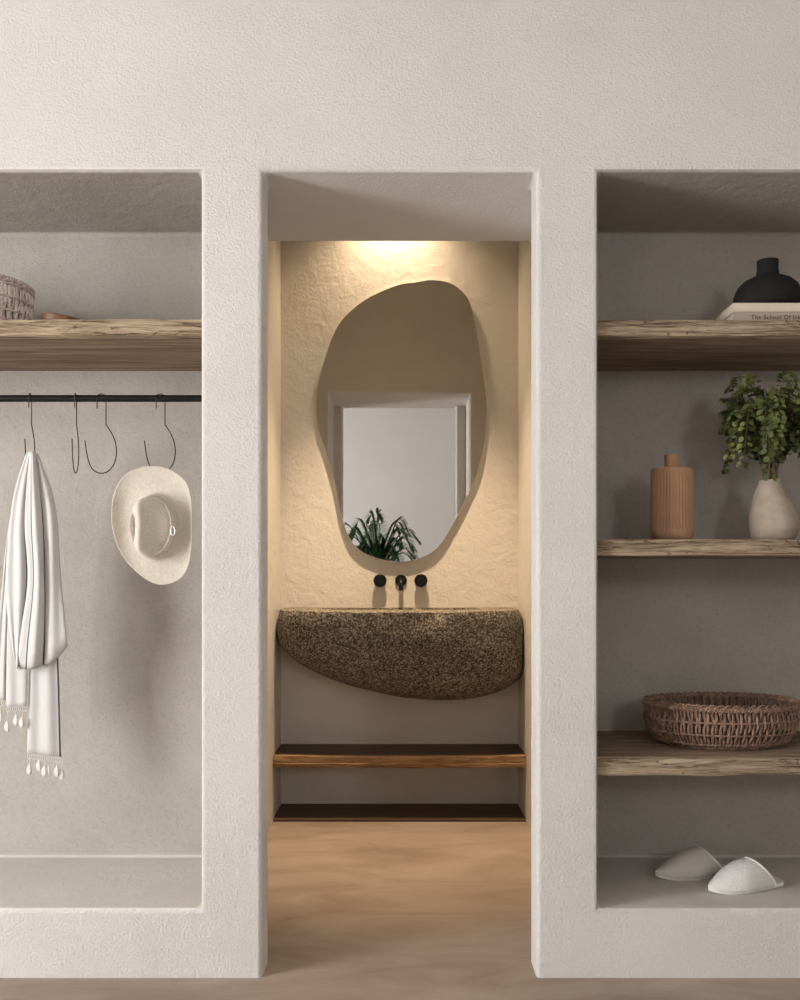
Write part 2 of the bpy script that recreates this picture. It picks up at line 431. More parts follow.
me = bpy.data.meshes.new_from_object(basin.evaluated_get(bpy.context.evaluated_depsgraph_get()))
basin.modifiers.clear(); basin.data = me; bpy.data.objects.remove(co_)
me.materials.clear(); me.materials.append(M['stone'])
me.polygons.foreach_set('use_smooth', [True] * len(me.polygons)); me.set_sharp_from_angle(angle=math.radians(50))
t = thing('stone_basin', 'boulder-shaped speckled brown stone washbasin spanning the wall under the mirror', 'sink', (0, 2.0, .74))
basin.parent = t; basin.matrix_parent_inverse = Matrix.Translation((0, -2.0, -.74)); basin['label'] = 'rough speckled brown stone'
mb = MB(); mb.lathe([(.022, 0), (.024, .003), (.018, .005), (.004, .004)], 24, c=(0, 1.84, ztop - .121), cap1=True); mb.build('drain', M['black'], t)

# ------------------------------------------------------------------ mirror
mo = [(431.5, 280), (450, 283), (463, 292), (470, 303.5), (475, 322), (479, 345), (483, 372), (486.5, 400), (487, 418), (484, 445), (478, 472), (470, 491), (456, 519), (438.5, 547), (421, 558), (400, 562), (372, 557), (353, 544), (342, 519), (335, 484), (326, 452), (318, 428), (316, 406), (318, 385), (325, 358), (335, 331), (347.5, 314), (368, 298), (396.5, 285.5), (414, 282.5)]
t = thing('wall_mirror', 'tall pebble-shaped frameless mirror hanging above the washbasin', 'mirror', (0, 1.985, 2.0))
YM = 1.990
front = catmull([W(a, b_, YM) for a, b_ in mo], 8)
mb = MB(); cm = sum(front, Vector()) / len(front)
rows = []
for (yy, sc2) in ((YM + .0265, .985), (YM + .025, 1.0), (YM + .004, 1.0)):
    rows.append([(cm.x + (p.x - cm.x) * sc2, yy, cm.z + (p.z - cm.z) * sc2) for p in front])
b0 = mb.grid(rows, close_u=True); N = len(front); mb.face([b0 + j for j in range(N)]); mb.face([b0 + 2 * N + j for j in range(N)])
mb.build('backing', M['bath'], t)
mb = MB(); rows = [[(p.x, YM + .004, p.z) for p in front], [(p.x, YM + .0008, p.z) for p in front], [(cm.x + (p.x - cm.x) * .996, YM, cm.z + (p.z - cm.z) * .996) for p in front]]
b0 = mb.grid(rows, close_u=True); mb.face([b0 + j for j in range(N)]); mb.face([b0 + 2 * N + j for j in range(N)])
mb.build('glass', M['mirror'], t, smooth=False)

# ------------------------------------------------------------------ taps
def ycyl(mb, x, z, prof, n=40, knurl=0):
    rows = []
    for (r, y) in prof:
        rows.append([(x + (r + (knurl * math.cos(j * PI) if knurl else 0)) * math.cos(2 * PI * j / n), y, z + (r + (knurl * math.cos(j * PI) if knurl else 0)) * math.sin(2 * PI * j / n)) for j in range(n)])
    b = mb.grid(rows, close_u=True); mb.face([b + j for j in range(n)]); mb.face([b + (len(prof) - 1) * n + j for j in range(n)])
yw = 2.0175
for (px, lab) in ((380, 'round black wall tap handle left of the spout'), (421, 'round black wall tap handle right of the spout')):
    p = W(px, 580.5, 1.97)
    t = thing('wall_tap_handle', lab, 'tap', (p.x, yw, p.z), 'black tap handles above the basin')
    mb = MB(); ycyl(mb, p.x, p.z, [(.030, yw - .0005), (.030, yw - .006), (.0285, yw - .008)]); mb.build('wall_plate', M['black'], t)
    mb = MB(); ycyl(mb, p.x, p.z, [(.012, yw - .008), (.012, yw - .018), (.030, yw - .020), (.033, yw - .023), (.033, yw - .040), (.030, yw - .043)], 40); 
    for a in range(0, 360, 45):
        c_, s_ = math.cos(math.radians(a)), math.sin(math.radians(a)); mb.tube([(p.x + .032 * c_, yw - .024, p.z + .032 * s_), (p.x + .032 * c_, yw - .041, p.z + .032 * s_)], .0028, 6)
    mb.build('handle', M['black'], t)
p = W(401, 580.5, 1.97)
t = thing('wall_spout', 'black wall-mounted water spout between the two tap handles', 'tap', (p.x, yw, p.z))
mb = MB(); ycyl(mb, p.x, p.z, [(.030, yw - .0005), (.030, yw - .008), (.028, yw - .011)]); mb.build('wall_plate', M['black'], t)
mb = MB(); mb.tube(catmull([(p.x, yw - .010, p.z), (p.x, yw - .05, p.z), (p.x, yw - .09, p.z - .001), (p.x, yw - .115, p.z - .010), (p.x, yw - .122, p.z - .03), (p.x, yw - .122, p.z - .048)], 5, False), .0115, 16)
mb.build('spout', M['black'], t)

# ------------------------------------------------------------------ clothes rail and hooks
YR = .25; zr = W(0, 398.5, YR).z
mb = MB(); mb.tube([(-3.3 + .001, YR, zr), (-.584 - .001, YR, zr)], .0112, 20)
tag(mb.build('clothes_rail', M['black']), 'thin black metal clothes rail across the left niche', 'rail')
PXM = S * D / (D + YR)
def hook(px, ang, lab, yoff=0):
    """S-shaped wire hook; px = where its lower shank meets the rail in the photo"""
    x = (px - VX) / PXM; ca, sa = math.cos(ang), math.sin(ang)
    def P(a, z): return (x + a * ca, YR + a * sa + yoff, zr + z)
    pts = [P(-.035 / 1, -.030)]
    cxr = -.0135
    r0 = .0137
    path = [(-.0275, -.034), (-.0275, -.012), (-.0272, .0)]
    for i in range(1, 10):
        th = PI - PI * i / 10; path.append((cxr + r0 * math.cos(th), r0 * math.sin(th)))
    path += [(0, 0), (.0, -.03), (0, -.082), (.002, -.087)]
    lower = [(.014, -.105), (.026, -.130), (.0315, -.155), (.032, -.178), (.026, -.206), (.012, -.228), (-.006, -.2395), (-.026, -.2385), (-.043, -.226), (-.054, -.200), (-.060, -.170), (-.064, -.138)]
    P2 = [P(*q) for q in path] + [P(*q) for q in lower]
    sm = catmull(P2, 3, False)
    mb = MB(); mb.tube(sm, .0017, 8); return tag(mb.build('wire_hook', M['wire']), lab, 'hook', 'wire hooks on the rail')
hook(31.5, math.radians(94), 'dark wire hook on the rail holding the white scarf', 0)
hook(76.5, math.radians(97), 'dark wire hook turned edge-on, empty, between scarf and open hook')
hook(106, math.radians(20), 'empty dark wire hook facing forward with its open curve showing')
hook(165, math.radians(20), 'dark wire hook on the rail behind the felt hat')

# ------------------------------------------------------------------ scarf
def interp(poly, t):
    ys = [p[1] for p in poly]; y = ys[0] + (ys[-1] - ys[0]) * t
    cm_ = catmull([(a, b_, 0) for a, b_ in poly], 8, False)
    for i in range(len(cm_) - 1):
        if cm_[i].y <= y <= cm_[i + 1].y + 1e-6:
            f = (y - cm_[i].y) / max(1e-6, cm_[i + 1].y - cm_[i].y); return cm_[i].x + (cm_[i + 1].x - cm_[i].x) * f, y
    return cm_[-1].x, y
t = thing('hanging_scarf', 'white cotton scarf with thin dark stripes, painted crease shade and tassels hanging in folds from a hook', 'scarf', W(31, 455, .25))
SV = []; SF = []; SUV = []
def sheet(L, R, yd, bulge, folds, amp, ub, fold_under=False, ph=0.0, nu=28, nv=44):
    b = len(SV)
    for i in range(nv + 1):
        v_ = i / nv; (xl, yl), (xr, yr) = interp(L, v_), interp(R, v_)
        grow = min(1, .25 + v_ * 1.6)
        for j in range(nu + 1):
            u = j / nu; uu = u + .02 * math.sin(7 * v_ + ph) * math.sin(PI * u)
            px = xl + (xr - xl) * u; py = yl + (yr - yl) * u
            if fold_under: py += 5 * math.sin(PI * u) * v_ ** 4
            d = -bulge * grow * (max(0, 1 - (2 * u - 1) ** 2)) ** .6 - amp * grow * math.sin(2 * PI * folds * uu + ph + 1.2 * math.sin(3 * v_ + ph))
            if fold_under: d -= .062 * math.exp(-(v_ / .16) ** 2)
            if fold_under: d += bulge * .9 * max(0, (v_ - .93) / .07) ** 2
            SV.append(W(px, py, yd + d)); SUV.append((ub[0] + (ub[1] - ub[0]) * uu, v_))
    for i in range(nv):
        for j in range(nu):
            a = b + i * (nu + 1) + j; SF.append((a, a + 1, a + nu + 2, a + nu + 1))
# back layers (tails)
sheet([(28, 455), (10, 520), (1, 600), (-9, 700)], [(30, 455), (15, 520), (9, 600), (5, 700)], .275, .006, 1.4, .003, (.15, .9), ph=.5)
sheet([(29, 455), (14, 530), (8, 620), (6.5, 707)], [(33, 455), (29, 560), (28, 640), (26.5, 706)], .262, .006, 1.3, .0025, (.12, .9), ph=1.5)
sheet([(31, 455), (31, 560), (30, 650), (27.5, 753)], [(36, 455), (52, 520), (58, 640), (61.5, 757)], .272, .006, 1.7, .0035, (.1, 1.06), ph=2.2)
# front folded loops
sheet([(27, 452), (13, 500), (6, 580), (11, 640), (16, 662)], [(31, 451), (27, 520), (29, 580), (22, 640), (18, 666)], .248, .016, 1.7, .0045, (.1, 1.15), True, .3)
sheet([(30, 451), (25, 520), (28, 580), (19.5, 640), (17, 664)], [(35, 451), (42, 520), (44.5, 600), (42.5, 664)], .240, .022, 1.5, .0045, (.72, 1.55), True, 2.6)
sheet([(33, 452), (42, 520), (44, 600), (42, 665)], [(38, 454), (55, 505), (61, 580), (67.5, 646)], .252, .014, 1.3, .003, (.95, 1.9), True, 4.2)
me = bpy.data.meshes.new('cloth'); off = Vector(t['_o'])
me.from_pydata([tuple(p - off) for p in SV], [], SF); uvl = me.uv_layers.new(name='UVMap')
for l in me.loops: uvl.data[l.index].uv = SUV[l.vertex_index]
me.materials.append(M['scarf']); me.polygons.foreach_set('use_smooth', [True] * len(me.polygons))
cl = bpy.data.objects.new('cloth', me); C.objects.link(cl); cl.parent = t
sd = cl.modifiers.new('thick', 'SOLIDIFY'); sd.thickness = .003; sd.offset = 0
def fringe(x0, y0_, x1, y1_, yd, n):
    mb = MB()
    for i in range(n):
        a = i / (n - 1); px = x0 + (x1 - x0) * a; py = y0_ + (y1_ - y0_) * a
        for sgn in (-1, 1):
            q = [W(px + sgn * 1.1 * math.sin(PI * k / 5), py + 6.5 * k / 5, yd + .002 * sgn) for k in range(6)]
            mb.tube(q, .0009, 4)
    mb.build('fringe', M['fringe'], t)
fringe(-7, 700, 4.5, 700, .272, 7); fringe(7.2, 706, 26, 705.5, .26, 10); fringe(28.5, 753, 61, 757, .27, 16)
def tassel(px, py, ytop, yd, s_=1):
    mb = MB(); c = W(px, py, yd); top = W(px + random.uniform(-.8, .8), ytop, yd)
    mb.tube([top, (c + top) / 2 + Vector((.0006, 0, 0)), c + Vector((0, 0, .016 * s_))], .0008, 5)
    mb.lathe([(.001, -.019 * s_), (.006 * s_, -.016 * s_), (.0088 * s_, -.008 * s_), (.009 * s_, -.001), (.0065 * s_, .008 * s_), (.003 * s_, .014 * s_), (.0012, .018 * s_)], 12, c=c, cap1=True,
             fr=lambda r, z, a: r * (1 + .12 * math.cos(6 * a)))
    mb.build('tassel', M['fringe'], t)
for a in ((-6, 718, 705, .27), (0.5, 716, 705, .27), (7.2, 726, 712, .258), (16, 720, 711, .262), (22, 722, 711, .256), (29.5, 769, 758, .27), (39, 765, 759, .276), (44.5, 771, 760, .266), (48.5, 771, 762, .272), (57, 771, 762, .266), (62, 774, 763, .272)):
    tassel(*a)

# ------------------------------------------------------------------ hat
t = thing('felt_hat', 'cream felt wide-brimmed hat hanging crown outward on the rail', 'hat', W(150, 525, .228))
brim = [(151.7, 465.5), (165, 468), (178, 475.5), (186.5, 486), (190.5, 503), (191.2, 525), (190, 552), (184.7, 571), (174.5, 581), (160.5, 585), (147, 582), (132, 570.5), (121, 556), (114, 538.6), (111.2, 516.6), (113, 494.5), (121, 477), (135, 467.5)]
YH = .215
bo = catmull([W(a + 2.5, b_, YH) for a, b_ in brim], 5); NB = len(bo)
cb = W(156, 527, YH); RX, RZ = .073, .100; tilt = math.radians(8)
def crown_pt(cx_, cz_, rx, rz, th):
    # egg: narrower at one side
    x = rx * math.cos(th); z = rz * math.sin(th)
    return cx_ + x * math.cos(tilt) + z * math.sin(tilt) * .0 - 0 , cz_ + z
ths = [math.atan2(p.z - cb.z, p.x - cb.x) for p in bo]
rows = []
def ring(rx, rz, y, dx=0, dz=0, dent=None):
    r = []
    for th in ths:
        c_, s_ = math.cos(th), math.sin(th)
        x = cb.x + dx + rx * c_ + .10 * rx * s_ * 0; z = cb.z + dz + rz * s_
        yy = y
        if dent: yy = dent(x - cb.x - dx, z - cb.z - dz, y)
        r.append(Vector((x, yy, z)))
    return r
# crown top: long crease along z and a pinch on the left side
def dentf(x, z, y):
    f = max(0, min(1, (x + .030) / .075)); f = f * f * (3 - 2 * f)
    d = .040 * f + .004 * abs(z / .08) ** 2
    d += .045 * math.exp(-((x + .047) / .011) ** 2 - ((z + .006) / .060) ** 4) - .008 * math.exp(-((x + .026) / .012) ** 2)
    return y + d
YT = YH - .108
for (f, dy) in ((.02, .0), (.18, .0), (.34, 0), (.5, .0), (.66, .0), (.8, .002), (.92, .006), (1.0, .014)):
    rows.append(ring(.061 * f, .086 * f, YT + dy + .004, -.002, .002, dentf))
for (rx, rz, y) in ((.0645, .090, YT + .046), (.0655, .0915, YT + .056), (.067, .094, YT + .072), (.070, .097, YT + .088), (.0725, .100, YH - .010), (.077, .105, YH - .003)):
    rows.append(ring(rx, rz, y, -.002 * (YH - y) / .1, 0, lambda x, z, y_: y_ ))
ncrown = len(rows)
lastc = rows[-1]
for q in range(1, 13):
    a = q / 12; r = []
    for p, o_ in zip(lastc, bo):
        x = p.x + (o_.x - p.x) * a; z = p.z + (o_.z - p.z) * a
        c_ = (x - cb.x) / .14
        curl = -.030 * (abs(c_) ** 2.2) * a ** 1.5 + .010 * a * abs((z - cb.z) / .19) + .0015 * noise.noise(Vector((x * 30, z * 30, 0)))
        r.append(Vector((x, YH + curl, z)))
    rows.append(r)
mb = MB(); b0 = mb.grid(rows, close_u=True); mb.face([b0 + j for j in range(NB)])
h_ = mb.build('felt_body', M['hat'], t, ang=80)
sd = h_.modifiers.new('t', 'SOLIDIFY'); sd.thickness = .004; sd.offset = 0
ss = h_.modifiers.new('s', 'SUBSURF'); ss.levels = 1; ss.render_levels = 1
mb = MB(); q = [(rows[ncrown - 2][i] - Vector((cb.x, 0, cb.z))) for i in range(NB)]
band = [[Vector((cb.x + p.x * s_, y, cb.z + p.z * s_)) for p in q] for (s_, y) in ((1.03, YH - .010), (1.05, YH - .014), (1.015, YH - .026), (.99, YH - .028))]
mb.grid(band, close_u=True); mb.build('hat_band', M['hat'], t)
pb = W(173, 531, YT + .040)
mb = MB(); mb.tube([(pb.x + .008 * math.cos(a) * .8, pb.y, pb.z + .014 * math.sin(a)) for a in [2 * PI * i / 16 for i in range(16)]], .0022, 6, closed=True)
mb.build('buckle', M['buckle'], t)

# ------------------------------------------------------------------ baskets
def basket(name, label, c, prof, n, mats, rings, rimr=.006, strand=.0032, waves=3, rimt=.012, cat='basket', loops=False):
    """prof(t) -> (rx, ry, z); stakes cross in pairs around horizontal rings"""
    t = thing(name, label, cat, c)
    def P(a, tt, grow=0):
        rx, ry, z = prof(tt); return Vector((c[0] + (rx + grow) * math.cos(a), c[1] + (ry + grow) * math.sin(a), c[2] + z))
    mb = MB()
    for i in range(n):
        a0 = 2 * PI * i / n; wdt = PI / n * .86
        for sgn in (-1, 1):
            pts_ = []
            for k in range(19):
                tt = k / 18; ph = math.sin(PI * waves * tt)
                pts_.append(P(a0 + sgn * wdt * (.16 + .42 * abs(ph)) + wdt * .2 * math.cos(PI * waves * tt), tt, .003 * sgn * math.cos(PI * waves * tt)))
            mb.tube(pts_, strand, 5, mi=0)
    for tt in rings:
        for gr in (.004, -.003):
            mb.tube([P(2 * PI * j / 96, tt, gr + .0015 * math.cos(j * PI)) for j in range(96)], strand * .75, 5, closed=True)
    mb.build('woven_wall', mats[0], t)
    mb = MB()
    for i in range(n):   # inner lining canes, darker
        a0 = 2 * PI * (i + .5) / n
        mb.tube([P(a0, k / 8, -.008) for k in range(9)], strand * 1.1, 4)
    mb.build('inner_stakes', mats[1], t)
    mb = MB(); m_ = n * 8
    for kk in range(3):  # plaited rim
        mb.tube([P(2 * PI * j / m_, 1, rimt * .45 * math.cos(j * PI / 4 + kk * 2 * PI / 3)) + Vector((0, 0, rimt * .45 * math.sin(j * PI / 4 + kk * 2 * PI / 3))) for j in range(m_)], rimr * .62, 5, closed=True)
    for i in range(n if loops else 0):   # little loops that finish the stakes over the rim
        a0 = 2 * PI * i / n; q = []
        for k in range(9):
            f = k / 8; p = P(a0 + f * 2 * PI / n * 1.5, 1, rimt * .35 * math.cos(PI * f)); p.z += .0035 + rimt * .75 * math.sin(PI * f); q.append(p)
        mb.tube(q, strand * .8, 5)
    mb.build('plaited_rim', mats[0], t)
    mb = MB(); rx, ry, z = prof(0); rws = []
    for (f, dz) in ((.02, .006), (.5, .006), (.97, .006), (1.0, .004), (1.0, .0), (.97, 0), (.5, .001), (.02, .001)):
        rws.append([(c[0] + rx * f * math.cos(2 * PI * j / 64), c[1] + ry * f * math.sin(2 * PI * j / 64), c[2] + dz) for j in range(64)])
    b = mb.grid(rws, close_u=True); mb.face([b + j for j in range(64)][::-1]); mb.face([b + 7 * 64 + j for j in range(64)])
    mb.build('woven_base', mats[1], t)
    mb = MB()
    mb.tube([(c[0] + rx * 1.0 * math.cos(2 * PI * j / 96), c[1] + ry * 1.0 * math.sin(2 * PI * j / 96), c[2] + .0065 + .001 * math.cos(j * PI / 2)) for j in range(96)], .0055, 6, closed=True)
    mb.build('foot_ring', mats[0], t)
    return t
def pr_low(t):
    f = math.sin(min(1, t * 1.15) * PI / 2) ** .55
    bx = .186 + (.246 - .186) * f; by = .118 + (.168 - .118) * f
    if t > .87: bx -= .006 * (t - .87) / .13; 
    if t > .62: bx += -.008 * math.sin((t - .62) / .38 * PI); by += -.006 * math.sin((t - .62) / .38 * PI)
    return bx, by, .008 + .122 * t
cbk = W(721, 740, .262)
basket('low_basket', 'wide shallow brown wicker basket on the lowest wooden shelf', (cbk.x, .262, .6425), pr_low, 60, (M['wicker'], M['wicker_dark']), (.08, .34, .66), loops=True, rimr=.0075, strand=.0043)
cbl = W(-23, 300, .24)
def pr_tall(t): 
    return (.150 + .016 * math.sin(t * PI * .55),) * 2 + (.008 + .150 * t,)
basket('round_basket', 'pale pinkish wicker basket on the left niche shelf, cut by the photo edge', (cbl.x, .24, 1.9455), pr_tall, 38, (M['wickerpale'], M['wicker']), (.1, .37, .64, .9), rimr=.006, strand=.0036)

# leather sandal-like tray
c = W(61, 322, .10)
t = thing('leather_tray', 'low curved brown leather tray on the left shelf beside the pale basket', 'tray', (c.x, .12, 1.9445))
mb = MB(); rows = []
for q in range(9):
    f = (.02, .5, .9, 1.0, 1.06, 1.08, 1.03, .92, .3)[q]; z = (0, 0, 0, .006, .020, .034, .036, .016, .008)[q]
    rows.append([(c.x + .058 * f * math.cos(a) , .12 + .045 * f * math.sin(a), 1.9455 + .66 * z * (1.08 - .42 * math.cos(a) ** 1) * (1 if z < .03 else 1)) for a in [2 * PI * j / 48 for j in range(48)]])
b0 = mb.grid(rows, close_u=True); mb.face([b0 + j for j in range(48)][::-1]); mb.face([b0 + 8 * 48 + j for j in range(48)])
mb.build('tray_body', M['leather'], t)
mb = MB(); mb.tube([Vector(rows[5][j]) + Vector((0, 0, .0015)) for j in range(48)], .0022, 6, closed=True); mb.build('stitched_rim', M['leather'], t)

# ------------------------------------------------------------------ books and black vase
def book(label, x0, x1, y0, y1, z0, z1, cover, text=None):
    t = thing('book', label, 'book', ((x0 + x1) / 2, (y0 + y1) / 2, z0))
    mb = MB(); th = .0025
    mb.box(x0, x1, y0, y1, z0, z0 + th); mb.box(x0, x1, y0, y1, z1 - th, z1); mb.box(x0, x1, y0, y0 + .004, z0 + th, z1 - th)
    mb.build('cover', cover, t, smooth=False, bevel=.0008)
    mb = MB(); mb.box(x0 + .003, x1 - .003, y0 + .004, y1 - .004, z0 + th, z1 - th); mb.build('page_block', M['pages'], t, smooth=False)
    if text:
        cu = bpy.data.curves.new('spine_title', 'FONT'); cu.body = text; cu.size = .0180; cu.extrude = .0003; cu.space_character = 1.12
        o = bpy.data.objects.new('spine_title', cu); C.objects.link(o)
        bpy.context.view_layer.update()
        mesh = bpy.data.meshes.new_from_object(o.evaluated_get(bpy.context.evaluated_depsgraph_get())); bpy.data.objects.remove(o)
        mesh.materials.clear(); mesh.materials.append(M['ink'])
        o = bpy.data.objects.new('spine_title', mesh); C.objects.link(o); o.parent = t
        px = W(751, 0, y0).x
        o.location = Vector((px, y0 - .0004, z0 + .0150)) - Vector(t.location); o.rotation_euler = (PI / 2, 0, 0)
        o['label'] = 'black lettering'
kx = W(733.5, 0, .085).x
book('taupe clothbound book lying under the cream one, with a title on its spine', kx, kx + .245, .085, .245, 1.9455, 1.983, M['book2'], 'The School Of Ink')
book('cream book lying on top of the taupe one, under the black vase', kx - .0015, kx + .245, .084, .247, 1.9832, 2.010, M['book1'])
c = W(767, 303, .19)
mb = MB()
mb.lathe([(.078, 0), (.094, .003), (.1035, .012), (.106, .024), (.104, .040), (.098, .060), (.089, .079), (.073, .094), (.052, .105), (.036, .111), (.0340, .114), (.0345, .121), (.0325, .128), (.0320, .136), (.0325, .156), (.0328, .1605), (.0295, .161), (.0265, .157), (.026, .11), (.03, .10), (.02, .05), (.001, .02)], 64, c=(c.x, .185, 2.0105))
tag(mb.build('black_vase', M['blackclay'], ang=50), 'squat matt black vase with a short neck standing on two books', 'vase')

# ------------------------------------------------------------------ terracotta bottle
c = W(672, 540, .22)
t = thing('ribbed_bottle', 'terracotta ribbed bottle with a short round cap on the middle shelf', 'bottle', (c.x, .22, 1.2925))
def flute(r, z, a):
    if .034 < z < .2235: return r - .0034 * (1 - abs(math.sin(a * 19))) ** 1.3
    return r
prof = [(.050, 0), (.058, .002), (.0635, .008), (.0665, .018), (.0672, .032), (.0672, .036)] + [(.0672 - .0012 * i / 10, .036 + .188 * i / 10) for i in range(11)] + [(.0655, .2265), (.0630, .2295), (.024, .2305)]
mb = MB(); mb.lathe(prof, 400, c=(c.x, .22, 1.2925), fr=flute, cap1=True); mb.build('body', M['terracotta'], t, ang=60)
mb = MB(); mb.lathe([(.0225, .2305), (.0235, .232), (.0235, .270), (.0222, .2735), (.018, .2745)], 48, c=(c.x, .22, 1.2925), cap1=True); mb.build('cap', M['terracotta'], t)

# ------------------------------------------------------------------ stoneware vase + branches
c = W(773, 540, .25)
mb = MB()
def wob(r, z, a): return r * (1 + .03 * math.cos(a - .4) * math.sin(z * 16) + .015 * math.sin(2 * a + z * 30))
rows = []
prof = [(.052, 0), (.062, .004), (.070, .020), (.0745, .045), (.0735, .075), (.067, .105), (.057, .135), (.047, .160), (.0375, .178), (.0340, .190), (.0335, .196), (.0315, .1975), (.029, .194), (.029, .17), (.045, .12), (.05, .05), (.001, .02)]
n = 56
for (r, z) in prof:
    sh = -.008 * math.sin(min(1, z / .19) * PI * .5) ** 2 + .004 * math.sin(z * 25)
    rows.append([(c.x + sh + wob(r, z, 2 * PI * j / n) * math.cos(2 * PI * j / n), .25 + r * math.sin(2 * PI * j / n), 1.2925 + z + (.003 * math.cos(2 * PI * j / n) if z > .17 else 0)) for j in range(n)])
b0 = mb.grid(rows, close_u=True); mb.face([b0 + j for j in range(n)][::-1])
tag(mb.build('stoneware_vase', M['stoneware'], ang=60), 'beige uneven stoneware vase on the middle shelf holding leafy branches', 'vase')
t = thing('leafy_branches', 'bunch of small-leaved green branches standing in the beige vase', 'plant', (c.x - .006, .25, 1.31))
rnd = random.Random(5)
def leaf(mb, p, d, up, L, wd):
    d = d.normalized(); s_ = d.cross(up)
    s_ = s_.normalized() if s_.length > 1e-4 else d.orthogonal().normalized()
    nrm = s_.cross(d); b = len(mb.v)
    mb.v += [tuple(p), tuple(p + d * L * .5 - nrm * L * .05), tuple(p + d * L - nrm * L * .18)]
    L1 = []
    for sg in (-1, 1):
        for (a, ww) in ((.18, .62), (.42, 1.0), (.7, .92), (.92, .45)):
            mb.v.append(tuple(p + d * L * a + s_ * sg * wd * ww + nrm * (.10 * wd * ww) - nrm * L * .18 * a * a))
    l = [b + 3 + i for i in range(4)]; r = [b + 7 + i for i in range(4)]
    mb.face([b, b + 1, l[1], l[0]]); mb.face([b + 1, l[2], l[1]]); mb.face([b + 1, b + 2, l[3], l[2]])
    mb.face([b, r[0], r[1], b + 1]); mb.face([b + 1, r[1], r[2]]); mb.face([b + 1, r[2], r[3], b + 2])
mouth = Vector((c.x - .008, .25, 1.4895))
tips = []
for i in range(58):
    a = 2 * PI * i / 58 * 1.618 * 6 + rnd.uniform(-.3, .3)
    out_ = rnd.uniform(.05, .19); 
    if i % 3 == 0: out_ = rnd.uniform(.13, .20)
    topz = rnd.uniform(.16, .325) * (1 - .15 * out_ / .2)
    droop = rnd.uniform(0, .10) + (.18 if (out_ > .15 and i % 2 == 0) else 0) * rnd.random()
    dx, dy = math.cos(a) * out_ * .88, math.sin(a) * out_
    tips.append((dx, dy, topz, droop))
tips += [(-.15, -.05, .30, .22), (-.145, .02, .26, .22), (-.12, -.12, .24, .2), (.15, -.08, .22, .2), (-.10, -.1, .33, .04), (-.14, -.03, .335, .05), (.02, -.15, .33, .06), (.10, -.12, .33, .03), (-.05, -.17, .28, .12), (.04, -.17, .25, .14)]
for i, (dx, dy, tz, dr) in enumerate(tips):
    m0 = mouth + Vector((rnd.uniform(-.016, .016), rnd.uniform(-.016, .016), 0))
    base = mouth + Vector((rnd.uniform(-.02, .02), rnd.uniform(-.02, .02), -.14))
    e1 = m0 + Vector((dx * .28, dy * .28, tz * .55)); e2 = m0 + Vector((dx * .72, dy * .72, tz * .97)); e3 = m0 + Vector((dx, dy, tz - dr))
    for q in (e1, e2, e3): q.y = min(.465, max(.045, q.y)); q.z = min(1.865, q.z)
    path = catmull([base, m0, e1, e2, e3], 11, False)
    mb = MB(); mb.tube(path, .0017, 5, rfun=lambda a: .0022 - .0015 * a)
    br = mb.build('branch', M['stem'], t)
    lm = MB(); st_ = 18
    for k in range(st_, len(path)):
        p = path[k]; d = (path[min(k + 1, len(path) - 1)] - path[k - 1]).normalized()
        for sg in (-1, 1):
            side = d.cross(Vector((0, 0, 1)))
            side = side.normalized() if side.length > .1 else Vector((math.cos(k), math.sin(k), 0))
            ld = side * sg + d * .45 + Vector((rnd.uniform(-.5, .5), rnd.uniform(-.6, .3), rnd.uniform(-.75, .15)))
            up = Vector((rnd.uniform(-.3, .3), -.8 + rnd.uniform(-.5, .5), .7))
            L = rnd.uniform(.014, .022)
            q = p + ld.normalized() * rnd.uniform(.003, .012)
            if q.y > .47 or q.z > 1.87 or q.x < W(721, 0, q.y).x: continue
            lm.v  # leaf with its own short stalk
            leaf(lm, q, ld, up, L, L * .40)
    lv = lm.build('leaves', M['leaf'], br, recalc=False)
    lv.location = -Vector(t['_o'])

